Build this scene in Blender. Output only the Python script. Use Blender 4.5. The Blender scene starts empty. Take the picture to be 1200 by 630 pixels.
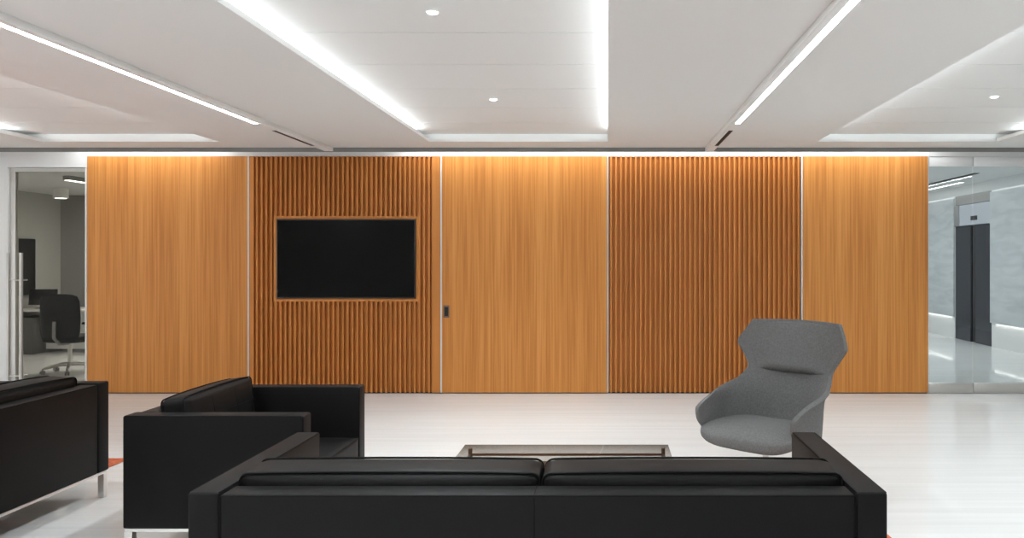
import bpy, bmesh, math, random
from mathutils import Vector, Matrix
random.seed(4)
C = bpy.context.scene.collection
PI = math.pi
R = math.radians
CAM_H = 1.55

# ------------------------------------------------------------------ helpers
def box(bm, x0, x1, y0, y1, z0, z1, bev=0.0, seg=2):
    vs = [bm.verts.new((x, y, z)) for z in (z0, z1) for y in (y0, y1) for x in (x0, x1)]
    fs = [(0, 2, 3, 1), (4, 5, 7, 6), (0, 1, 5, 4), (2, 6, 7, 3), (0, 4, 6, 2), (1, 3, 7, 5)]
    faces = [bm.faces.new([vs[i] for i in f]) for f in fs]
    if bev > 0:
        es = set(e for f in faces for e in f.edges)
        bmesh.ops.bevel(bm, geom=list(es), offset=bev, segments=seg, affect='EDGES', profile=0.5)

def ring(center, ax, ay, r, n):
    return [center + ax * (r * math.cos(2 * PI * i / n)) + ay * (r * math.sin(2 * PI * i / n)) for i in range(n)]

def tube(bm, pts, r, closed=False, n=8):
    pts = [Vector(p) for p in pts]
    N = len(pts)
    rings = []
    up = None
    for i, p in enumerate(pts):
        if closed:
            t = pts[(i + 1) % N] - pts[(i - 1) % N]
        else:
            t = pts[min(i + 1, N - 1)] - pts[max(i - 1, 0)]
        t.normalize()
        if up is None:
            up = Vector((0, 0, 1)) if abs(t.z) < 0.9 else Vector((1, 0, 0))
        a = up - t * up.dot(t)
        if a.length < 1e-4:
            a = t.orthogonal()
        a.normalize()
        up = a
        b = t.cross(a)
        rr = r[i] if isinstance(r, (list, tuple)) else r
        rings.append([bm.verts.new(q) for q in ring(p, a, b, rr, n)])
    M = N if closed else N - 1
    for i in range(M):
        A, B = rings[i], rings[(i + 1) % N]
        for k in range(n):
            bm.faces.new((A[k], A[(k + 1) % n], B[(k + 1) % n], B[k]))
    if not closed:
        bm.faces.new(rings[0][::-1])
        bm.faces.new(rings[-1])

def lathe(bm, prof, c=(0, 0, 0), n=32):
    """prof: list of (radius, z) going upwards; closed at both ends"""
    c = Vector(c)
    rings = []
    for r, z in prof:
        rings.append([bm.verts.new(c + Vector((r * math.cos(2 * PI * i / n), r * math.sin(2 * PI * i / n), z))) for i in range(n)])
    for A, B in zip(rings, rings[1:]):
        for k in range(n):
            bm.faces.new((A[k], A[(k + 1) % n], B[(k + 1) % n], B[k]))
    bm.faces.new(rings[0][::-1])
    bm.faces.new(rings[-1])

def soft_box(bm, c, s, r, crown=(0, 0, 0), n=14):
    """rounded, crowned cushion centred at c with full size s, corner radius r"""
    t = bmesh.new()
    bmesh.ops.create_cube(t, size=2.0)
    bmesh.ops.subdivide_edges(t, edges=t.edges[:], cuts=n, use_grid_fill=True)
    h = Vector(s) / 2
    for v in t.verts:
        q = v.co.copy()
        # push samples towards the edges so the rounding gets enough faces
        q = Vector([math.copysign(abs(a) ** 0.7, a) for a in q])
        p = Vector((q.x * h.x, q.y * h.y, q.z * h.z))
        inner = Vector([max(-(h[i] - r), min(h[i] - r, p[i])) for i in range(3)])
        d = p - inner
        if d.length > 1e-9:
            p = inner + d.normalized() * r
        w = [max(0.0, 1 - abs(q[i]) ** 2.6) for i in range(3)]
        p.x += math.copysign(crown[0], q.x) * w[1] * w[2] * (abs(q.x) > .5)
        p.y += math.copysign(crown[1], q.y) * w[0] * w[2] * (abs(q.y) > .5)
        p.z += math.copysign(crown[2], q.z) * w[0] * w[1] * (abs(q.z) > .5)
        v.co = p + Vector(c)
    me = bpy.data.meshes.new('tmp')
    t.to_mesh(me)
    t.free()
    bm.from_mesh(me)
    bpy.data.meshes.remove(me)

def obj(name, bm, mat, parent=None, smooth=True, angle=40):
    bmesh.ops.recalc_face_normals(bm, faces=bm.faces[:])
    me = bpy.data.meshes.new(name)
    bm.to_mesh(me)
    bm.free()
    if smooth:
        for p in me.polygons:
            p.use_smooth = True
        me.set_sharp_from_angle(angle=R(angle))
    me.materials.append(mat)
    o = bpy.data.objects.new(name, me)
    C.objects.link(o)
    if parent is not None:
        o.parent = parent
    return o

def boxobj(name, mat, parent, *dims, bev=0.0):
    bm = bmesh.new()
    box(bm, *dims, bev=bev)
    return obj(name, bm, mat, parent)

def tag(o, label, cat, group=None, kind=None):
    o['label'] = label
    o['category'] = cat
    if group: o['group'] = group
    if kind: o['kind'] = kind
    return o

def thing(name, label, cat, loc=(0, 0, 0), rz=0.0, group=None, kind=None):
    o = bpy.data.objects.new(name, None)
    o.empty_display_size = .1
    C.objects.link(o)
    o.location = loc
    o.rotation_euler = (0, 0, rz)
    return tag(o, label, cat, group, kind)

def struct(name, bm_or_dims, mat, label=None, cat=None, parent=None):
    if isinstance(bm_or_dims, tuple):
        bm = bmesh.new()
        box(bm, *bm_or_dims)
    else:
        bm = bm_or_dims
    o = obj(name, bm, mat, parent)
    if parent is None:
        o['kind'] = 'structure'
        if label: o['label'] = label
        if cat: o['category'] = cat
    return o

def copy_tree(o, parent=None):
    c = o.copy()
    C.objects.link(c)
    if parent is not None:
        c.parent = parent
    for ch in list(o.children):
        copy_tree(ch, c)
    return c

# ------------------------------------------------------------------ materials
def new_mat(name):
    m = bpy.data.materials.new(name)
    m.use_nodes = True
    nt = m.node_tree
    return m, nt, nt.nodes['Principled BSDF']

def plain(name, col, rough=.5, metal=0.0, ior=1.45, spec=.5, bump=0.0, bscale=200, var=0.0, vscale=(3, 3, 3)):
    m, nt, b = new_mat(name)
    b.inputs['Base Color'].default_value = (*col, 1)
    b.inputs['Roughness'].default_value = rough
    b.inputs['Metallic'].default_value = metal
    b.inputs['IOR'].default_value = ior
    b.inputs['Specular IOR Level'].default_value = spec
    tc = nt.nodes.new('ShaderNodeTexCoord')
    if bump:
        n = nt.nodes.new('ShaderNodeTexNoise')
        n.inputs['Scale'].default_value = bscale
        n.inputs['Detail'].default_value = 3
        nt.links.new(tc.outputs['Object'], n.inputs['Vector'])
        bp = nt.nodes.new('ShaderNodeBump')
        bp.inputs['Strength'].default_value = bump
        bp.inputs['Distance'].default_value = .002
        nt.links.new(n.outputs['Fac'], bp.inputs['Height'])
        nt.links.new(bp.outputs['Normal'], b.inputs['Normal'])
    if var:
        mp = nt.nodes.new('ShaderNodeMapping')
        mp.inputs['Scale'].default_value = vscale
        nt.links.new(tc.outputs['Object'], mp.inputs['Vector'])
        n = nt.nodes.new('ShaderNodeTexNoise')
        n.inputs['Scale'].default_value = 1
        n.inputs['Detail'].default_value = 5
        nt.links.new(mp.outputs['Vector'], n.inputs['Vector'])
        r = nt.nodes.new('ShaderNodeValToRGB')
        r.color_ramp.elements[0].position = .3
        r.color_ramp.elements[1].position = .7
        r.color_ramp.elements[0].color = (*[c * (1 - var) for c in col], 1)
        r.color_ramp.elements[1].color = (*[min(1, c * (1 + var)) for c in col], 1)
        nt.links.new(n.outputs['Fac'], r.inputs['Fac'])
        nt.links.new(r.outputs['Color'], b.inputs['Base Color'])
    return m

def emit(name, col, strength):
    m, nt, b = new_mat(name)
    b.inputs['Base Color'].default_value = (.8, .8, .8, 1)
    b.inputs['Emission Color'].default_value = (*col, 1)
    b.inputs['Emission Strength'].default_value = strength
    return m

def wood(name, dark, mid, light, rough=.42, fine=55.0, bump=.08):
    m, nt, b = new_mat(name)
    tc = nt.nodes.new('ShaderNodeTexCoord')
    def noise(sx, sz, detail, dist=0.0):
        mp = nt.nodes.new('ShaderNodeMapping')
        mp.inputs['Scale'].default_value = (sx, sx, sz)
        nt.links.new(tc.outputs['Object'], mp.inputs['Vector'])
        n = nt.nodes.new('ShaderNodeTexNoise')
        n.inputs['Scale'].default_value = 1
        n.inputs['Detail'].default_value = detail
        n.inputs['Distortion'].default_value = dist
        nt.links.new(mp.outputs['Vector'], n.inputs['Vector'])
        return n
    a = noise(9, .22, 5, .25)          # broad flitches
    f = noise(fine, .9, 4)             # fine pores
    mx = nt.nodes.new('ShaderNodeMath'); mx.operation = 'MULTIPLY_ADD'
    mx.inputs[1].default_value = .45
    nt.links.new(a.outputs['Fac'], mx.inputs[0])
    m2 = nt.nodes.new('ShaderNodeMath'); m2.operation = 'MULTIPLY'
    m2.inputs[1].default_value = .55
    nt.links.new(f.outputs['Fac'], m2.inputs[0])
    nt.links.new(m2.outputs[0], mx.inputs[2])
    r = nt.nodes.new('ShaderNodeValToRGB')
    e = r.color_ramp.elements
    e[0].position = .36; e[0].color = (*dark, 1)
    e[1].position = .64; e[1].color = (*light, 1)
    k = e.new(.5); k.color = (*mid, 1)
    nt.links.new(mx.outputs[0], r.inputs['Fac'])
    nt.links.new(r.outputs['Color'], b.inputs['Base Color'])
    b.inputs['Roughness'].default_value = rough
    b.inputs['Specular IOR Level'].default_value = .3
    bp = nt.nodes.new('ShaderNodeBump')
    bp.inputs['Strength'].default_value = bump
    bp.inputs['Distance'].default_value = .001
    nt.links.new(f.outputs['Fac'], bp.inputs['Height'])
    nt.links.new(bp.outputs['Normal'], b.inputs['Normal'])
    return m

def streaked(name, c0, c1, scale, rough, ior, spec=.5, bump=0.0):
    m, nt, b = new_mat(name)
    tc = nt.nodes.new('ShaderNodeTexCoord')
    mp = nt.nodes.new('ShaderNodeMapping')
    mp.inputs['Scale'].default_value = scale
    nt.links.new(tc.outputs['Object'], mp.inputs['Vector'])
    n = nt.nodes.new('ShaderNodeTexNoise')
    n.inputs['Scale'].default_value = 1
    n.inputs['Detail'].default_value = 6
    n.inputs['Distortion'].default_value = .6
    nt.links.new(mp.outputs['Vector'], n.inputs['Vector'])
    r = nt.nodes.new('ShaderNodeValToRGB')
    r.color_ramp.elements[0].position = .35
    r.color_ramp.elements[1].position = .62
    r.color_ramp.elements[0].color = (*c0, 1)
    r.color_ramp.elements[1].color = (*c1, 1)
    nt.links.new(n.outputs['Fac'], r.inputs['Fac'])
    nt.links.new(r.outputs['Color'], b.inputs['Base Color'])
    b.inputs['Roughness'].default_value = rough
    b.inputs['IOR'].default_value = ior
    b.inputs['Specular IOR Level'].default_value = spec
    return m

def glass(name, tint, refl=1.0, ior=1.5):
    m = bpy.data.materials.new(name)
    m.use_nodes = True
    nt = m.node_tree
    nt.nodes.clear()
    out = nt.nodes.new('ShaderNodeOutputMaterial')
    tr = nt.nodes.new('ShaderNodeBsdfTransparent')
    tr.inputs['Color'].default_value = (*tint, 1)
    gl = nt.nodes.new('ShaderNodeBsdfGlossy')
    gl.inputs['Roughness'].default_value = .0
    gl.inputs['Color'].default_value = (refl, refl, refl, 1)
    fr = nt.nodes.new('ShaderNodeFresnel')
    fr.inputs['IOR'].default_value = ior
    mx = nt.nodes.new('ShaderNodeMixShader')
    geo = nt.nodes.new('ShaderNodeNewGeometry')
    inv = nt.nodes.new('ShaderNodeMath'); inv.operation = 'SUBTRACT'; inv.inputs[0].default_value = 1.0
    nt.links.new(geo.outputs['Backfacing'], inv.inputs[1])
    mul = nt.nodes.new('ShaderNodeMath'); mul.operation = 'MULTIPLY'
    nt.links.new(fr.outputs['Fac'], mul.inputs[0]); nt.links.new(inv.outputs[0], mul.inputs[1])
    nt.links.new(mul.outputs[0], mx.inputs['Fac'])
    nt.links.new(tr.outputs[0], mx.inputs[1])
    nt.links.new(gl.outputs[0], mx.inputs[2])
    nt.links.new(mx.outputs[0], out.inputs['Surface'])
    return m

M = {}
M['floor'] = streaked('white_stone_floor', (.645, .645, .637), (.695, .695, .688), (.45, 14, 1), .06, 1.15)
M['white'] = plain('white_paint', (.80, .785, .765), .65)
M['ceil'] = plain('ceiling_paint', (.78, .788, .778), .7, spec=.25)
M['trimwhite'] = plain('white_satin_trim', (.82, .82, .82), .35)
M['fascia'] = plain('grey_fascia', (.20, .195, .19), .5)
M['wood'] = wood('honey_oak_veneer', (.455, .165, .035), (.58, .233, .054), (.68, .302, .082))
M['slat'] = wood('slatted_oak', (.52, .195, .044), (.56, .215, .050), (.60, .235, .058), fine=14, bump=0.0)
M['leather'] = plain('black_leather', (.0048, .0044, .0044), .5, spec=.17, bump=.25, bscale=260)
M['piping'] = plain('black_leather_piping', (.005, .0047, .0047), .65, spec=.12)
M['chrome'] = plain('brushed_chrome', (.82, .81, .79), .34, 1.0)
M['steel'] = plain('brushed_steel', (.62, .60, .58), .32, 1.0)
M['bronze'] = plain('dark_bronze', (.17, .125, .10), .4, .6)
M['fabric'] = plain('grey_wool', (.150, .149, .147), .95, spec=.1, bump=.9, bscale=420, var=.16, vscale=(90, 90, 90))
M['black'] = plain('black_plastic', (.015, .015, .016), .35)
M['screen'] = plain('dark_screen', (.0025, .0025, .0025), .10, spec=.12)
M['glass'] = glass('clear_glass', (.93, .955, .95))
M['officeglass'] = glass('smoked_office_glass', (.80, .79, .76), .2)
M['tableglass'] = glass('grey_table_glass', (.86, .85, .825), .12)
M['lamp'] = emit('linear_lamp', (.93, .995, 1.025), 24)
M['down'] = emit('downlight_lens', (.93, .995, 1.025), 25)
M['diff'] = emit('office_lamp', (1, .97, .93), 4)
M['blackslot'] = plain('black_slot', (.012, .012, .012), .6)
M['marble'] = streaked('pale_marble', (.46, .49, .505), (.57, .595, .605), (1.2, 1.6, 7), .3, 1.4)
M['base'] = plain('white_stone_base', (.75, .745, .73), .4)
M['lift'] = plain('dark_lift_door', (.035, .04, .052), .2, .35)
M['transom'] = plain('pale_transom', (.50, .53, .58), .3)
M['rug'] = plain('terracotta_rug', (.55, .15, .075), .95, spec=.1, bump=1, bscale=300, var=.35, vscale=(25, 25, 25))
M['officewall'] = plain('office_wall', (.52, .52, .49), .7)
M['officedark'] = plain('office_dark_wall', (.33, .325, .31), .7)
M['desk'] = plain('white_laminate', (.75, .75, .73), .4)
M['cabinet'] = plain('grey_cabinet', (.12, .12, .115), .5)
M['mesh'] = plain('black_mesh_fabric', (.02, .02, .021), .8)
M['plastic'] = plain('grey_plastic', (.35, .35, .34), .4)

# ------------------------------------------------------------------ setting
ZS, ZC = 2.80, 2.881           # soffit underside, recess ceiling
YW = 8.914                      # face of the wood panels
YE, YF = 8.12, 8.555            # end of the recesses, edge of the wall-wash slot
XL, XR, YB = -10.2, 8.3, -5.0

struct('floor', (XL - .2, XR + .2, YB - .2, 21.0, -.1, 0), M['floor'], 'pale glossy stone floor with faint streaks', 'floor')
struct('wall_left', (XL - .1, XL, YB, 9.0, 0, 2.98), M['white'], 'white side wall of the lounge', 'wall')
struct('wall_right', (XR, XR + .1, YB, 9.0, 0, 2.98), M['white'], 'white side wall of the lounge beyond the glass', 'wall')
struct('wall_rear', (XL - .1, XR + .1, YB - .1, YB, 0, 2.98), M['white'], 'white wall behind the viewer', 'wall')

recesses = [(-10.1, -8.22), (-5.98, -4.108), (-1.886, 0.003), (2.209, 4.11), (6.32, 8.2)]
soffits = []
x = XL
for a, b in recesses:
    soffits.append((x, a)); x = b
soffits.append((x, XR))
LIP, CAV = .034, .17
for a, b in soffits:
    if b - a < .3:
        struct('ceiling_soffit', (a, b, YB, YE - .004, ZS, ZC), M['ceil'], 'flat white ceiling strip beside the wall', 'ceiling')
        continue
    bm = bmesh.new()
    ca = CAV if a > XL + .01 else 0
    cb = CAV if b < XR - .01 else 0
    box(bm, a, b, YB, YE - .004, ZS, ZS + LIP)
    box(bm, a + ca, b - cb, YB, YE - .004, ZS + LIP, ZC)
    struct('ceiling_soffit', bm, M['ceil'], 'lowered white ceiling band between lit recesses', 'ceiling')
# plain cross band of soffit towards the wood wall and the wall-wash slot
struct('ceiling_band', (XL, XR, YE, YF - .012, ZS, ZC + .12), M['ceil'], 'flat white ceiling strip along the wood wall', 'ceiling')
struct('trim_1', (XL, XR, YF - .012, YF, ZS - .0475, ZC + .17), M['fascia'], 'dark grey fascia strip along the ceiling edge', 'trim')
struct('ceiling_slot', (XL, XR, YF, YW + .4, 3.06, 3.1), M['ceil'], 'white top of the wall light slot', 'ceiling')
# recess ceilings: wide planks with fine joints
bm = bmesh.new()
ys = [YE + .01]
y = 7.441
while y > YB:
    ys.append(y); y -= .735
ys.append(YB)
for y1, y0 in zip(ys, ys[1:]):
    box(bm, XL, XR, y0 + .005, y1 - .005, ZC, ZC + .03)
box(bm, XL, XR, YB, YE + .01, ZC + .03, ZC + .06)
struct('ceiling', bm, M['ceil'], 'white plank ceiling in the lit recesses', 'ceiling')

# --- wood wall: panels are things; backing is structure
def px(p): return (p - 712) / 100.97
def pz(p): return CAM_H + (304.5 - p) / 100.97
ZT, ZB = pz(183), .012
struct('wall_front', (px(101.5), px(1088), YW + .075, YW + .175, 0, 3.06), M['trimwhite'], 'white backing wall above and behind the wood panels', 'wall')
struct('trim_2', (px(101.5), px(1088), YW + .02, YW + .075, ZT + .001, 3.06), M['trimwhite'], 'white strip above the wood panels', 'trim')

def flat_panel(x0, x1, label, name='wood_panel', pull=None):
    t = thing(name, label, 'wood panel' if not pull else 'sliding door', ((x0 + x1) / 2, YW, 0), 0, None, 'thing')
    w = (x1 - x0) / 2
    bm = bmesh.new()
    box(bm, -w, w, 0, .06, ZB, ZT, bev=.0012, seg=1)
    obj('veneer_face', bm, M['wood'], t)
    if pull:
        q, z0, z1 = pull
        bm = bmesh.new()
        xa, xb = q[0] - (x0 + x1) / 2, q[1] - (x0 + x1) / 2
        box(bm, xa, xb, -.004, .001, z0, z1, bev=.002)
        h = obj('flush_pull', bm, M['bronze'], t)
        bm = bmesh.new()
        box(bm, xa + .014, xb - .014, -.0055, -.0035, z0 + .02, z1 - .02)
        obj('finger_recess', bm, M['blackslot'], h)
    return t

def slats(bm, x0, x1, n, z0, z1, yb, depth=.050, wf=.0185, wb=.0205):
    p = (x1 - x0) / n
    for i in range(n):
        c = x0 + (i + .5) * p
        prof = [(c - wb / 2, yb), (c - wf / 2, yb - depth), (c + wf / 2, yb - depth), (c + wb / 2, yb)]
        lo = [bm.verts.new((a, b, z0)) for a, b in prof]
        hi = [bm.verts.new((a, b, z1)) for a, b in prof]
        for k in range(4):
            bm.faces.new((lo[k], lo[(k + 1) % 4], hi[(k + 1) % 4], hi[k]))
        bm.faces.new(lo[::-1]); bm.faces.new(hi)

flat_panel(px(102), px(289.6), 'plain honey wood wall panel between the office glass door and the television panel')
# television panel
xa, xb = px(292), px(515.6)
cx = (xa + xb) / 2
t = thing('slatted_panel', 'vertically slatted wood wall panel with the television set into it', 'wood panel', (cx, YW, 0), 0, None, 'thing')
YB_S = .046
boxobj('back_board', M['slat'], t, xa - cx, xb - cx, YB_S, .07, ZB, ZT)
fx0, fx1, fz0, fz1 = px(322.3) - cx, px(490) - cx, pz(352), pz(254.2)
bm = bmesh.new()
pitch = .0555
x0s = px(298.2) - cx
N = 37
for i in range(N):
    a = x0s + i * pitch
    c = a + pitch / 2
    if c > xb - cx - .09:
        break
    if fx0 < c < fx1:
        slats(bm, a, a + pitch, 1, ZB, fz0 - .012, YB_S)
        slats(bm, a, a + pitch, 1, fz1 + .012, ZT, YB_S)
    else:
        slats(bm, a, a + pitch, 1, ZB, ZT, YB_S)
obj('slat_face', bm, M['slat'], t, smooth=False)
boxobj('edge_stile', M['slat'], t, xa - cx, px(297.3) - cx, -.003, YB_S, ZB, ZT)
boxobj('edge_stile', M['slat'], t, px(506.3) - cx, xb - cx, -.003, YB_S, ZB, ZT)
bm = bmesh.new()
d = .034
box(bm, fx0 - .012, fx1 + .012, -.008, YB_S, fz1 - d + .012, fz1 + .012)
box(bm, fx0 - .012, fx1 + .012, -.008, YB_S, fz0 - .012, fz0 + d - .012)
box(bm, fx0 - .012, fx0 + d - .012, -.008, YB_S, fz0 + d - .012, fz1 - d + .012)
box(bm, fx1 - d + .012, fx1 + .012, -.008, YB_S, fz0 + d - .012, fz1 - d + .012)
obj('niche_frame', bm, M['slat'], t, smooth=False)

flat_panel(px(518), px(711.3), 'plain honey wood sliding panel with a small dark flush pull', 'sliding_wood_door',
           ((px(519.6), px(526.6)), pz(372), pz(357.5)))
xa, xb = px(713.3), px(938.6)
cx = (xa + xb) / 2
t = thing('slatted_panel', 'vertically slatted wood wall panel behind the grey lounge chair, without a screen', 'wood panel', (cx, YW, 0), 0, None, 'thing')
boxobj('back_board', M['slat'], t, xa - cx, xb - cx, YB_S, .07, ZB, ZT)
bm = bmesh.new()
slats(bm, xa - cx, xb - cx, 39, ZB, ZT, YB_S)
obj('slat_face', bm, M['slat'], t, smooth=False)
flat_panel(px(941), px(1087.5), 'plain honey wood wall panel beside the lobby glass doors')
n = 3
for a, b in ((289.6, 292), (515.6, 518), (711.3, 713.3), (938.6, 941), (1087.5, 1088.3)):
    struct('trim_%d' % n, (px(a) + .005, px(b) - .005, YW - .002, YW + .05, ZB, ZT), M['trimwhite'], 'thin white edge strip between wood panels', 'trim')
    n += 1
struct('trim_%d' % n, (px(101.5), px(1088), YW + .03, YW + .075, 0, ZB - .001), M['blackslot'], 'black strip as painted shade at the foot of the wood panels', 'trim')  # black strip: shade under the panels put into its colour

# television
x0, x1, z0, z1 = px(325.3), px(487.4), pz(349), pz(257)
t = thing('television', 'black flat television on the slatted wood panel', 'television', ((x0 + x1) / 2, YW - .012, z0))
w, h = (x1 - x0) / 2, z1 - z0
boxobj('housing', M['black'], t, -w + .01, w - .01, -.005, .034, .01, h - .01)
bm = bmesh.new()
for q in ((-w, w, 0, .012), (-w, w, h - .012, h), (-w, -w + .012, .012, h - .012), (w - .012, w, .012, h - .012)):
    box(bm, q[0], q[1], -.018, -.004, q[2], q[3])
obj('bezel', bm, M['black'], t)
boxobj('display', M['screen'], t, -w + .012, w - .012, -.014, -.004, .012, h - .012)

# ------------------------------------------------------------------ office behind the glass door (left)
OX0, OX1, OY1, OZ = -9.9, -5.98, 13.9, 2.715
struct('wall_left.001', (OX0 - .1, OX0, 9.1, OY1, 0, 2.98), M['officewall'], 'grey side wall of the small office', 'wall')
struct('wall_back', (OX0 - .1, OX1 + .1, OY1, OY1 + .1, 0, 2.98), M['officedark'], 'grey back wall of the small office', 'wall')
struct('wall_right.001', (OX1, OX1 + .08, YW + .18, OY1, 0, 2.9), M['officewall'], 'office wall behind the wood panels', 'wall')
struct('ceiling.001', (OX0 - .1, OX1 + .1, YW + .12, OY1 + .1, OZ, OZ + .1), M['ceil'], 'white ceiling of the small office', 'ceiling')
xd0, xd1 = px(7.5), px(99.5)
bm = bmesh.new()
box(bm, XL, px(101), YW + .02, YW + .12, pz(195.5), 3.06)
box(bm, XL, px(7.3), YW + .02, YW + .12, 0, pz(195.5))
struct('wall_front.001', bm, M['trimwhite'], 'white wall around the office glass door', 'wall')
struct('trim_20', (px(99.6), px(101.4), YW + .0, YW + .06, 0, pz(195.6)), M['trimwhite'], 'white jamb of the office door beside the wood panel', 'trim')
t = thing('door_1', 'glass office door with a slim pale frame and a tall bar handle', 'door', ((xd0 + xd1) / 2, YW + .05, 0), 0, None, 'structure')
cx = (xd0 + xd1) / 2
bm = bmesh.new()
zt = pz(196.2)
box(bm, xd0 - cx, px(14.2) - cx, 0, .045, .004, zt)
box(bm, px(14.2) - cx, xd1 - cx, 0, .045, pz(200.6), zt)
box(bm, px(98.2) - cx, xd1 - cx, 0, .045, .004, pz(200.6))
box(bm, px(14.2) - cx, px(98.2) - cx, 0, .045, .004, .10)
obj('door_frame', bm, M['steel'], t)
boxobj('glass_pane', M['officeglass'], t, px(14.2) - cx, px(98.2) - cx, .018, .026, .10, pz(200.6))
bm = bmesh.new()
za, zb = pz(444), pz(296)
for q in (11.5, 26.5):
    tube(bm, [(px(q) - cx, -.075, za), (px(q) - cx, -.075, zb)], .020 if q > 20 else .016, n=12)
for zz in (pz(328), pz(440)):
    tube(bm, [(px(11.5) - cx, -.075, zz), (px(26.5) - cx, -.075, zz)], .008, n=8)
    tube(bm, [(px(11.5) - cx, -.075, zz), (px(11.5) - cx, .0, zz)], .008, n=8)
    tube(bm, [(px(26.5) - cx, -.075, zz), (px(26.5) - cx, .018, zz)], .008, n=8)
obj('pull_handle', bm, M['steel'], t)

# desk with cabinet
t = thing('desk', 'white desk with a grey cabinet under it in the glass office', 'desk', (-9.1, 12.6, 0))
boxobj('desktop', M['desk'], t, -.78, .75, -.01, .75, .70, .735, bev=.004)
boxobj('cabinet', M['cabinet'], t, -.76, -.34, .0, .70, 0, .60, bev=.004)
boxobj('end_panel', M['desk'], t, .70, .74, .0, .74, 0, .70)
boxobj('modesty_panel', M['desk'], t, -.33, .69, .30, .32, .06, .70)
t = thing('wall_screen', 'large dark screen on the side wall of the glass office', 'screen', (OX0, 12.35, .956))
boxobj('display', M['black'], t, .03, .07, -.85, .85, 0, .955, bev=.006)
boxobj('wall_bracket', M['black'], t, .001, .03, -.3, .3, .25, .7)
t = thing('monitor', 'small dark monitor standing on the white office desk', 'monitor', (-9.53, 12.95, .735), R(12))
bm = bmesh.new(); box(bm, -.21, .21, -.014, .014, .06, .325, bev=.006)
o = obj('display', bm, M['black'], t); o.rotation_euler = (R(-8), 0, 0)
boxobj('stand_neck', M['black'], t, -.025, .025, .02, .04, .008, .2)
boxobj('stand_foot', M['black'], t, -.09, .09, -.06, .08, 0, .009, bev=.002)

# office task chair, seen from behind
t = thing('task_chair', 'black mesh-backed swivel chair with pale base in the glass office', 'chair', (-7.42, 10.60, 0), R(-6))
bm = bmesh.new()
rows = 12; cols = 12
g = []
for j in range(rows + 1):
    v = j / rows
    z = .47 + .62 * v
    hw = .285 + .012 * math.sin(PI * v) - .03 * max(0, .12 - v) / .12 - .02 * max(0, v - .9) / .1
    r = []
    for i in range(cols + 1):
        u = i / cols * 2 - 1
        r.append(bm.verts.new((hw * u, -.24 + .07 * u * u - .05 * (v - .4) ** 2 + .0, z - .03 * u ** 6 * (1 if v > .9 else 0))))
    g.append(r)
for j in range(rows):
    for i in range(cols):
        bm.faces.new((g[j][i], g[j][i + 1], g[j + 1][i + 1], g[j + 1][i]))
o = obj('backrest', bm, M['mesh'], t)
s = o.modifiers.new('thick', 'SOLIDIFY'); s.thickness = .022
bm = bmesh.new(); soft_box(bm, (0, .04, .47), (.50, .48, .09), .035, (0, 0, .01), n=8)
obj('seat', bm, M['mesh'], t)
for sx in (-1, 1):
    bm = bmesh.new()
    soft_box(bm, (sx * .29, .03, .685), (.08, .26, .035), .014, n=6)
    tube(bm, [(sx * .29, 0, .67), (sx * .30, -.02, .5), (sx * .2, -.02, .43)], .016)
    obj('armrest', bm, M['black'], t)
bm = bmesh.new()
tube(bm, [(0, -.265, .72), (0, -.27, .5), (0, -.18, .41), (0, 0, .405)], .022)
obj('back_bracket', bm, M['plastic'], t)
bm = bmesh.new()
tube(bm, [(0, 0, .09), (0, 0, .43)], .028, n=16)
for k in range(5):
    a = 2 * PI * k / 5 + .3
    tube(bm, [(0, 0, .12), (.15 * math.cos(a), .15 * math.sin(a), .115), (.31 * math.cos(a), .31 * math.sin(a), .075)], [.028, .022, .016])
obj('star_base', bm, M['chrome'], t)
for k in range(5):
    a = 2 * PI * k / 5 + .3
    bm = bmesh.new()
    p = Vector((.31 * math.cos(a), .31 * math.sin(a), .03))
    d = Vector((-math.sin(a), math.cos(a), 0))
    tube(bm, [p - d * .026, p - d * .006], .030, n=16)
    tube(bm, [p + d * .006, p + d * .026], .030, n=16)
    tube(bm, [p + Vector((0, 0, .0)), p + Vector((0, 0, .05))], .007)
    obj('caster', bm, M['plastic'], t)

t = thing('ceiling_spotlight', 'white cylinder spotlight on the ceiling of the glass office', 'light', (-8.9, 12.5, OZ))
bm = bmesh.new(); lathe(bm, [(.10, -.16), (.108, -.155), (.108, -.001), (.09, 0)])
obj('can', bm, M['white'], t)
bm = bmesh.new(); lathe(bm, [(.08, -.164), (.082, -.1605)])
obj('lens', bm, M['diff'], t)
t = thing('linear_ceiling_light', 'bright linear ceiling light inside the glass office', 'light', (-7.47, 12.0, OZ))
boxobj('housing', M['plastic'], t, -.05, .05, -1.4, 1.4, -.06, -.001)
boxobj('diffuser', M['diff'], t, -.04, .04, -1.38, 1.38, -.066, -.0605)

# ------------------------------------------------------------------ lift lobby behind the glass (right)
LX = 6.845
zt, zb = pz(183.4), .004
def glass_leaf(name, xa, xb, label, handle=None):
    cx = (xa + xb) / 2
    t = thing(name, label, 'door', (cx, YW + .03, 0), 0, None, 'structure')
    boxobj('top_rail', M['trimwhite'], t, xa - cx, xb - cx, -.018, .018, pz(194.6), zt, bev=.002)
    boxobj('bottom_rail', M['steel'], t, xa - cx, xb - cx, -.018, .018, zb, pz(449), bev=.002)
    boxobj('glass_pane', M['glass'], t, xa - cx + .002, xb - cx - .002, -.005, .005, pz(449), pz(194.6))
    if handle:
        bm = bmesh.new()
        for s in (1,):
            tube(bm, [(handle - cx, -.06 * s, 1.12), (handle - cx, -.06 * s, 1.48)], .012, n=12)
            for zz in (1.17, 1.43):
                tube(bm, [(handle - cx, -.06 * s, zz), (handle - cx, 0, zz)], .007)
        obj('pull_handle', bm, M['chrome'], t)
glass_leaf('door_2', px(1089.2), px(1140.3), 'frameless glass lobby door beside the wood panel')
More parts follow.
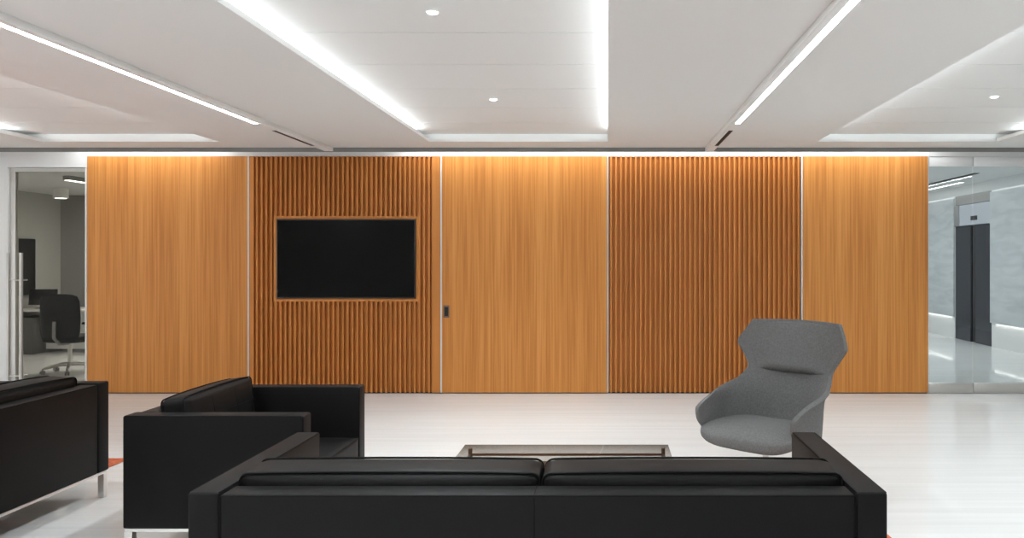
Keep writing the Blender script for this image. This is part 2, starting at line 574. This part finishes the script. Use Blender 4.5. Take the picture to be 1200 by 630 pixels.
glass_leaf('door_3', px(1142), px(1142) + .95, 'frameless glass lobby door farther from the wood panel')
glass_leaf('window_1', px(1142) + .97, XR, 'fixed lobby glass beyond the glass doors')
struct('trim_21', (px(1088.4), XR, YW + .005, YW + .055, zt + .002, 3.06), M['trimwhite'], 'white strip over the lobby glass', 'trim')

EY0, EY1 = 13.75, 15.2
def marble_wall(name, y0, y1, label):
    # one run of wall: white plinth, marble cladding hung proud of it, white cove band above
    struct(name, (LX + .03, LX + .4, y0, y1, 0, 3.04), M['base'], label, 'wall')
    boxobj('wall_cladding', M['marble'], None, LX, LX + .03, y0, y1, .432, 2.763)['kind'] = 'structure'
marble_wall('wall_right.002', 9.15, EY0, 'lobby wall of pale marble on a white plinth, near side of the lift')
marble_wall('wall_right.003', EY1, 20.5, 'lobby wall of pale marble on a white plinth, far side of the lift')
bm = bmesh.new()
box(bm, LX + .3, LX + .4, EY0, EY1, 0, 3.04)
struct('wall_right.004', bm, M['base'], 'wall of the lift recess', 'wall')
t = thing('door_4', 'dark two-leaf lift door in the marble lobby wall', 'door', (LX + .035, (EY0 + EY1) / 2, 0), 0, None, 'structure')
hw = (EY1 - EY0) / 2 - .02
boxobj('door_leaf', M['lift'], t, .0, .06, -hw, -.11, .004, 2.205)
boxobj('door_leaf', M['lift'], t, .0, .06, .085, hw, .004, 2.205)
boxobj('dark_reveal', M['blackslot'], t, .04, .06, -.109, .084, .004, 2.205)
boxobj('transom', M['transom'], t, .0, .06, -hw, hw - .16, 2.215, 2.61)
boxobj('head_panel', M['officedark'], t, .0, .06, -hw, hw, 2.62, 2.95)
boxobj('jamb', M['steel'], t, -.02, .06, hw - .15, hw, 2.215, 2.61)
boxobj('dark_plate', M['black'], t, -.012, .0, -.18, .06, 2.30, 2.38)  # small black plate on the face of the transom
struct('trim_22', (LX - .11, LX - .09, 9.15, 20.5, 2.775, 2.955), M['trimwhite'], 'white cove band along the lobby ceiling', 'trim')
struct('ceiling.002', (px(1070), LX + .4, YW + .08, 20.6, 2.955, 3.04), M['ceil'], 'white ceiling of the lift lobby', 'ceiling')
struct('wall_back.001', (2.9, LX + .5, 20.5, 20.6, 0, 3.04), M['marble'], 'far end wall of the lift lobby', 'wall')
struct('wall_left.002', (2.9, 3.0, YW + .18, 20.5, 0, 3.04), M['marble'], 'lobby wall behind the wood panels', 'wall')
tag(boxobj('ceiling_slot_diffuser', M['blackslot'], None, 5.92, 6.01, 12.4, 19.5, 2.947, 2.9545), 'dark slot air diffuser in the lobby ceiling', 'air vent', None, 'thing')
t = thing('linear_ceiling_light', 'thin linear light in the lift lobby ceiling', 'light', (6.36, 16.8, 2.955))
boxobj('housing', M['white'], t, -.035, .035, -3.05, 3.0, -.012, -.0005)
boxobj('diffuser', M['diff'], t, -.022, .022, -3.03, 2.98, -.016, -.0125)

# ------------------------------------------------------------------ lounge ceiling lights
def linear(xa, xb, la, lb, label, vis=True):
    cx = (xa + xb) / 2
    t = thing('linear_ceiling_light', label, 'light', (cx, 0, ZS), 0, 'linear ceiling lights')
    bm = bmesh.new()
    y0 = YB + .02; ye = YF - .0125
    z0 = -.040
    box(bm, xa - cx, xb - cx, y0, ye, z0, -.0005)
    obj('housing', bm, M['ceil'], t)
    boxobj('diffuser', M['lamp'], t, la - cx, lb - cx, y0 + .05, 6.816, z0 - .0012, z0 - .0002)
    boxobj('air_slot', M['blackslot'], t, la - cx, lb - cx, 7.18, 8.14, z0 - .0012, z0 - .0002)
    return t
linear(1.085, 1.179, 1.134, 1.174, 'slim linear ceiling light running toward the slatted panel behind the grey chair')
linear(-3.145, -3.052, -3.141, -3.103, 'slim linear ceiling light running toward the television panel')
linear(-7.36, -7.26, -7.357, -7.31, 'linear ceiling light on the office side, past the lit recess next to it')
linear(5.19, 5.28, 5.235, 5.279, 'linear ceiling light on the lobby side, in front of the glass doors')
DL = [(-.94, 4.123, 'round recessed downlight nearest the viewer in the middle ceiling recess'),
      (-.946, 6.355, 'round recessed downlight nearer the wood wall in the middle ceiling recess'),
      (3.15, 6.255, 'round recessed downlight in the ceiling recess toward the lobby glass')]
for x_, y_, lab in DL:
    t = thing('downlight', lab, 'light', (x_, y_, ZC), 0, 'recessed downlights')
    bm = bmesh.new()
    lathe(bm, [(.034, -.004), (.037, -.0025), (.037, -.0003)])
    obj('trim_ring', bm, M['trimwhite'], t)
    bm = bmesh.new(); lathe(bm, [(.027, -.0065), (.028, -.0042)])
    obj('lens', bm, M['down'], t)

def area(name, loc, sx, sy, power, rot, col=(.93, .995, 1.025), spread=180):
    l = bpy.data.lights.new(name, 'AREA')
    l.shape = 'RECTANGLE'; l.size = sx; l.size_y = sy; l.energy = power; l.color = col
    l.spread = R(spread)
    o = bpy.data.objects.new(name, l)
    C.objects.link(o)
    o.location = loc
    o.rotation_euler = rot
    return o
LEN = YE - YB - .38
YM = (YE + YB) / 2 - .16
COVE = 42
for a, b in recesses:
    # LED strips lying on the lips, behind the recess edges, shining up and in
    # a: cavity at x<a, light heads +x; b: cavity at x>b, heads -x
    if a > XL + .2:
        area('cove_led', (a - .12, YM, ZS + LIP + .008), .02, LEN, COVE, (0, R(-120), 0))
    if b < XR - .2:
        area('cove_led', (b + .12, YM, ZS + LIP + .008), .02, LEN, COVE, (0, R(120), 0))
for xx in (-9.1, -5.04, -.943, 3.15):
    for yy in (-2.6, -.35, 1.9, 4.123, 6.33):
        if xx == -5.04 and yy > 5: continue  # left-recess beams are added fill, out of view, to brighten that side
        l = bpy.data.lights.new('downlight_and_fill_beam', 'SPOT')
        l.energy = 150 if xx < 2 else 95; l.spot_size = R(125); l.spot_blend = 1.0; l.shadow_soft_size = .035; l.color = (.93, .995, 1.025)
        o = bpy.data.objects.new('downlight_and_fill_beam', l); C.objects.link(o); o.location = (xx, yy, ZC - .03)
# wall wash in the slot above the wood wall
for wa, wb in ((px(96), px(258)), (px(478), px(1084))):
    area('wall_wash', ((wa + wb) / 2, YF + .17, 3.03), wb - wa, .04, 5.2 * (wb - wa), (R(10), 0, 0), (.96, 1.0, 1.0))
# office and lobby lamps
area('office_lamp', (-7.47, 12.0, OZ - .08), .08, 2.7, 52, (0, 0, 0), (1, .975, .93))
area('lobby_lamp', (5.0, 14.0, 2.92), .4, 8, 85, (0, 0, 0), (.93, .97, 1))
area('lobby_cove', (LX - .05, 14.7, 2.93), .03, 11, 7, (0, 0, 0), (.95, .98, 1))
area('plinth_led', (LX + .015, 11.4, .425), .012, 4.4, 1.4, (0, R(0), 0), (1, .98, .95))
area('plinth_led', (LX + .015, 17.8, .425), .012, 5.0, 1.6, (0, R(0), 0), (1, .98, .95))

# ------------------------------------------------------------------ leather seating
def rr_path(w, h, r, n=6):
    """rounded rectangle path centred on 0 in two axes"""
    pts = []
    for cx_, cy_, a0 in ((w / 2 - r, h / 2 - r, 0), (-w / 2 + r, h / 2 - r, 90), (-w / 2 + r, -h / 2 + r, 180), (w / 2 - r, -h / 2 + r, 270)):
        for i in range(n + 1):
            a = R(a0 + 90 * i / n)
            pts.append((cx_ + r * math.cos(a), cy_ + r * math.sin(a)))
    # extra points along the straights
    out = []
    for i, p in enumerate(pts):
        q = pts[(i + 1) % len(pts)]
        out.append(p)
        d = math.dist(p, q)
        if d > .08:
            k = int(d / .05)
            for j in range(1, k):
                out.append((p[0] + (q[0] - p[0]) * j / k, p[1] + (q[1] - p[1]) * j / k))
    return out

def make_sofa(name, label, cat, W, loc, rz, ncush, tuft=False, ct=.19, ch=.37, lean=3.0, puff=.006, off=.112):
    """local: x along the width, y=0 at the back face, +y towards the front"""
    D, AT, AH, BH, BT, ZL = .93, .107, .751, .742, .118, .170
    t = thing(name, label, cat, loc, rz)
    hw = W / 2
    L, P = M['leather'], M['piping']
    for s in (-1, 1):
        bm = bmesh.new()
        xa, xb = (hw - AT, hw) if s > 0 else (-hw, -hw + AT)
        box(bm, xa, xb, 0, D, ZL, AH, bev=.011, seg=3)
        arm = obj('arm', bm, L, t)
        bm = bmesh.new()
        # piping round the inner and outer top edges and the front
        for xx in (xa + .004, xb - .004):
            tube(bm, [(xx, .012, AH - .0035), (xx, D * .5, AH - .0035), (xx, D - .012, AH - .0035)], .0032)
            tube(bm, [(xx, D - .004, AH - .012), (xx, D - .004, ZL + .012)], .0032)
        obj('piping', bm, P, arm)
    iw = hw - AT - .0025
    bm = bmesh.new()
    box(bm, -iw, iw, .003, BT, ZL, BH, bev=.009, seg=3)
    back = obj('back', bm, L, t)
    bm = bmesh.new()
    tube(bm, [(-iw + .004, .0065, BH - .0045), (0, .0065, BH - .0045), (iw - .004, .0065, BH - .0045)], .0034)
    for s in (-1, 1):
        tube(bm, [(s * (iw - .001), .004, ZL + .01), (s * (iw - .001), .004, BH - .006)], .0030)
    if ncush == 2:
        xs = -.012
        tube(bm, [(xs, .0025, ZL + .01), (xs, .0025, BH - .008), (xs, .012, BH - .0005), (xs, BT - .01, BH - .0005)], .0022)
    obj('piping', bm, P, back)
    bm = bmesh.new()
    box(bm, -iw, iw, BT + .002, D - .004, ZL, .30, bev=.008)
    obj('seat_base', bm, L, t)
    cw = 2 * iw / ncush
    for k in range(ncush):
        c = -iw + cw * (k + .5)
        bm = bmesh.new()
        soft_box(bm, (c, (BT + D) / 2 + .004, .372), (cw - .004, D - BT - .008, .137), .022, (0, 0, .012))
        sc = obj('seat_cushion', bm, L, t)
        bm = bmesh.new()
        tube(bm, [(c + a, (BT + D) / 2 + .004 + b, .434) for a, b in rr_path(cw - .008, D - BT - .012, .02)], .0035, True)
        obj('piping', bm, P, sc)
        # back cushion, leaning a touch on the back
        bm = bmesh.new()
        soft_box(bm, (0, 0, 0), (cw - .006, ct, ch), .030, (.0, .016, puff), n=16)
        bc = obj('back_cushion', bm, L, t)
        bc.location = (c, BT + off, .414 + ch / 2)
        bc.rotation_euler = (R(lean), 0, 0)
        bm = bmesh.new()
        for yy in (-ct / 2 + .011, ct / 2 - .011):
            pth = rr_path(cw - .010, ch - .004, .030)
            pts = []
            for a, b in pth:
                e = max(0.0, 1 - abs(2 * a / (cw - .01)) ** 2.6)
                ez = math.copysign(puff * .9 * e, b) if abs(b) > ch / 2 - .015 else 0
                pts.append((a, yy, b + ez))
            tube(bm, pts, .0042, True)
        if tuft:
            e = .1235
            for a in (-cw / 6, cw / 6):
                tube(bm, [(a, .5 * ct + .016 - .012 * b * b, b * .165) for b in (-1, -.5, 0, .5, 1)], .003)
            for b in (-.055, .06):
                tube(bm, [(a * (cw / 2 - .03), .5 * ct + .0015 + .0145 * (1 - abs(a) ** 2.6), b) for a in (-1, -.8, -.5, -.2, 0, .2, .5, .8, 1)], .003)
        obj('piping', bm, P, bc)
    # steel rail under the body and four square legs
    bm = bmesh.new()
    for q in ((-hw + .01, hw - .01, .006, .03), (-hw + .01, hw - .01, D - .03, D - .006),
              (-hw + .006, -hw + .03, .03, D - .03), (hw - .03, hw - .006, .03, D - .03)):
        box(bm, q[0], q[1], q[2], q[3], ZL - .016, ZL - .0005)
    obj('base_rail', bm, M['chrome'], t)
    for sx in (-1, 1):
        for y0 in (.006, D - .046):
            bm = bmesh.new()
            xx = hw - .006 if sx > 0 else -hw + .006 + .04
            box(bm, xx - .04, xx, y0, y0 + .04, .0, ZL - .0162, bev=.001, seg=1)
            obj('leg', bm, M['chrome'], t)
    return t

make_sofa('sofa', 'long black leather sofa seen from behind, nearest the viewer before the glass table', 'sofa', 2.392, (-.239, 2.62, .0062), 0, 2)
make_sofa('sofa', 'leftmost black leather sofa, its back turned to the black armchair', 'sofa', 2.392, (-3.275, 3.852, .0062), R(90), 2, False, .19, .385, 3.0, .016)
make_sofa('armchair', 'black leather armchair with a single seat, facing the glass coffee table', 'armchair', 1.0, (-2.491, 4.441, 0), R(-90), 1, True, .14, .402, 7.0, .012, .096)

# ------------------------------------------------------------------ rugs
def rug(name, label, x0, x1, y0, y1):
    bm = bmesh.new()
    box(bm, x0, x1, y0, y1, .0003, .006, bev=.0015)
    return tag(obj(name, bm, M['rug']), label, 'rug')
rug('rug', 'terracotta rug whose corner shows past the long sofa', -1.50, 1.581, 2.4, 4.326)
rug('rug', 'terracotta rug showing past the sofa turned toward the office', -6.6, -3.724, 2.2, 5.992)

# ------------------------------------------------------------------ coffee table
TX0, TX1, TY0, TY1 = -.887, .377, 4.03, 4.78
cx, cy = (TX0 + TX1) / 2, (TY0 + TY1) / 2
t = thing('coffee_table', 'low glass-topped coffee table with a dark bronze frame', 'table', (cx, cy, 0))
hx, hy = (TX1 - TX0) / 2, (TY1 - TY0) / 2
boxobj('glass_top', M['tableglass'], t, -hx, hx, -hy, hy, .3905, .4025, bev=.002)
px0, px1 = -hx + .041, hx - .034
for a in (px0, px1):
    for b in (-hy + .045, hy - .045):
        boxobj('leg', M['bronze'], t, a - .0115, a + .0115, b - .0115, b + .0115, 0 if b > 0 else .0062, .390, bev=.001)
bm = bmesh.new()
for b in (-hy + .045, hy - .045):
    box(bm, px0 + .012, px1 - .012, b - .006, b + .006, .345, .358)
for a in (px0, px1):
    box(bm, a - .006, a + .006, -hy + .057, hy - .057, .345, .358)
obj('rail', bm, M['bronze'], t)
boxobj('cross_rail', M['bronze'], t, px0 + .007, px1 - .007, -.02, .16, .347, .356)

# ------------------------------------------------------------------ grey swivel lounge chair
def herm(xs, ys, x):
    n = len(xs)
    i = max(0, min(n - 2, next((k for k in range(n - 1) if x <= xs[k + 1]), n - 2)))
    def m(k):
        if k == 0: return (ys[1] - ys[0]) / (xs[1] - xs[0])
        if k == n - 1: return (ys[-1] - ys[-2]) / (xs[-1] - xs[-2])
        return (ys[k + 1] - ys[k - 1]) / (xs[k + 1] - xs[k - 1])
    h = xs[i + 1] - xs[i]; s = (x - xs[i]) / h
    return .45 * (ys[i] + (ys[i + 1] - ys[i]) * s) + .55 * ((2 * s ** 3 - 3 * s * s + 1) * ys[i] + (s ** 3 - 2 * s * s + s) * h * m(i)
            + (-2 * s ** 3 + 3 * s * s) * ys[i + 1] + (s ** 3 - s * s) * h * m(i + 1))

ROWS = [  # zc, ze, A, k
    (.330, .370, .640, 1.0),
    (.390, .420, .740, 1.0),
    (.490, .490, .805, 1.0),
    (.580, .572, .805, 1.0),
    (.650, .636, .640, .97),
    (.725, .705, .400, .65),
    (.790, .790, .335, .25),
    (.870, .880, .385, .05),
    (.950, .960, .442, .0),
    (1.045, 1.040, .400, .0),
    (1.125, 1.118, .350, .0)]
VS = list(range(len(ROWS)))
def plan_u(a):
    s = math.copysign(1, a); a = abs(a)
    fl, r = .065, .28
    q = r * PI / 2
    if a <= fl: return s * a, 0.0
    if a <= fl + q:
        p = (a - fl) / r
        return s * (fl + r * math.sin(p)), r * (1 - math.cos(p))
    return s * (fl + r), r + (a - fl - q)
def plan_s(a):
    Rr = .78
    return Rr * math.sin(a / Rr), Rr * (1 - math.cos(a / Rr))
def shell_pt(u, v, off=0.0):
    zc, ze, A, k = [herm(VS, [r[i] for r in ROWS], v) for i in range(4)]
    k = max(0, min(1, k))
    a = A * u
    z = zc + (ze - zc) * abs(u) ** 1.6
    x1_, y1_ = plan_u(a)
    x2_, y2_ = plan_s(a)
    x_, y_ = x1_ * k + x2_ * (1 - k), y1_ * k + y2_ * (1 - k)
    arm = max(0.0, min(1.0, (y1_ - .05) / .3)) * k
    x_ += math.copysign(1, u) * .08 * (z - .45) * arm
    y_ += -.30 - math.tan(R(14)) * (z - .42) * (1 - arm)
    # lumbar: the back comes forward a little in the middle
    y_ += .02 * math.exp(-((z - .62) / .12) ** 2) * (1 - arm)
    return Vector((x_, y_ + off, z))

CHX, CHY, CHR = 1.05, 5.10, R(180 - 42)
t = thing('lounge_chair', 'grey upholstered high-back swivel lounge chair with flared headrest', 'chair', (CHX, CHY, 0), CHR)
bm = bmesh.new()
NU, NV = 40, 44
g = []
for j in range(NV + 1):
    v = j / NV * (len(ROWS) - 1)
    g.append([bm.verts.new(shell_pt(i / NU * 2 - 1, v)) for i in range(NU + 1)])
for j in range(NV):
    for i in range(NU):
        bm.faces.new((g[j][i], g[j][i + 1], g[j + 1][i + 1], g[j + 1][i]))
shell = obj('shell', bm, M['fabric'], t, angle=180)
s = shell.modifiers.new('thick', 'SOLIDIFY'); s.thickness = .032; s.offset = 0
b_ = shell.modifiers.new('round', 'BEVEL'); b_.width = .018; b_.segments = 3; b_.limit_method = 'ANGLE'; b_.angle_limit = R(50)
# headrest pad: swells forward, dies away to the sides and the top
bm = bmesh.new()
g = []
for j in range(21):
    q = j / 20
    v = 5.75 + q * 4.0
    row = []
    for i in range(25):
        u = (i / 24 * 2 - 1) * .86
        p = shell_pt(u, v)
        w = max(0.0, 1 - abs(u / .86) ** 2) ** 1.6
        prof = min(1.0, (q / .10)) ** .5 * (1 - q) ** .6
        p.y += -.006 + .058 * w * prof
        row.append(bm.verts.new(p))
    g.append(row)
for j in range(20):
    for i in range(24):
        bm.faces.new((g[j][i], g[j][i + 1], g[j + 1][i + 1], g[j + 1][i]))
o = obj('headrest_pad', bm, M['fabric'], shell, angle=180)
s = o.modifiers.new('thick', 'SOLIDIFY'); s.thickness = .02; s.offset = -1 
# seat: rounded D cushion with a bowl-shaped underside
bm = bmesh.new()
def spow(c, e): return math.copysign(abs(c) ** e, c)
g = []
NA, NB = 48, 20
for j in range(NB + 1):
    f = -PI / 2 + PI * j / NB
    row = []
    for i in range(NA):
        a = 2 * PI * i / NA
        e1 = .45 if f > 0 else .8
        r_ = spow(math.cos(f), e1 if f > 0 else .65)
        x_ = .365 * r_ * spow(math.cos(a), .4)
        y_ = .325 * r_ * spow(math.sin(a), .4)
        zz = (.062 * spow(math.sin(f), .7) if f > 0 else .058 * spow(math.sin(f), .9))
        if f > 0: zz += .018 * (1 - (x_ / .365) ** 2)
        zz += -.02 * max(0, y_ / .325) ** 3 + .05 * (abs(x_) / .365) ** 4
        x_ *= 1 - .42 * max(0.0, -y_ / .325) ** 1.5
        row.append(bm.verts.new((x_, y_ + .01, .385 + zz)))
    g.append(row)
for j in range(NB):
    for i in range(NA):
        bm.faces.new((g[j][i], g[j][(i + 1) % NA], g[j + 1][(i + 1) % NA], g[j + 1][i]))
bmesh.ops.remove_doubles(bm, verts=bm.verts[:], dist=.0004)
obj('seat', bm, M['fabric'], t, angle=180)
bm = bmesh.new()
tube(bm, [(0, 0, .05), (0, 0, .29)], .022, n=20)
obj('stem', bm, M['steel'], t)
bm = bmesh.new()
for k in range(4):
    a = PI / 4 + k * PI / 2
    tube(bm, [(0, 0, .05), (.16 * math.cos(a), .16 * math.sin(a), .042), (.33 * math.cos(a), .33 * math.sin(a), .018)], [.02, .016, .012], n=12)
    lathe(bm, [(.014, 0), (.016, .004), (.016, .012), (.01, .016)], (.33 * math.cos(a), .33 * math.sin(a), 0), n=16)
obj('star_base', bm, M['steel'], t)

# ------------------------------------------------------------------ world, camera, view
w = bpy.data.worlds.new('World')
bpy.context.scene.world = w
w.use_nodes = True
w.node_tree.nodes['Background'].inputs['Color'].default_value = (.8, .85, .9, 1)
w.node_tree.nodes['Background'].inputs['Strength'].default_value = .3
cd = bpy.data.cameras.new('camera')
cam = bpy.data.objects.new('camera', cd)
C.objects.link(cam)
cam.location = (0, 0, CAM_H)
cam.rotation_euler = (R(90), 0, 0)
cd.sensor_width = 36
cd.lens = 27.0
cd.shift_x = -112 / 1200
cd.shift_y = -10.5 / 1200
cd.clip_start = .05
sc = bpy.context.scene
sc.camera = cam
sc.view_settings.view_transform = 'Standard'
sc.view_settings.look = 'None'
sc.view_settings.gamma = 1.0
sc.view_settings.use_curve_mapping = False
sc.view_settings.exposure = 0.47
sc.cycles.max_bounces = 10
sc.cycles.diffuse_bounces = 6
sc.cycles.transparent_max_bounces = 12
sc.cycles.sample_clamp_indirect = 6
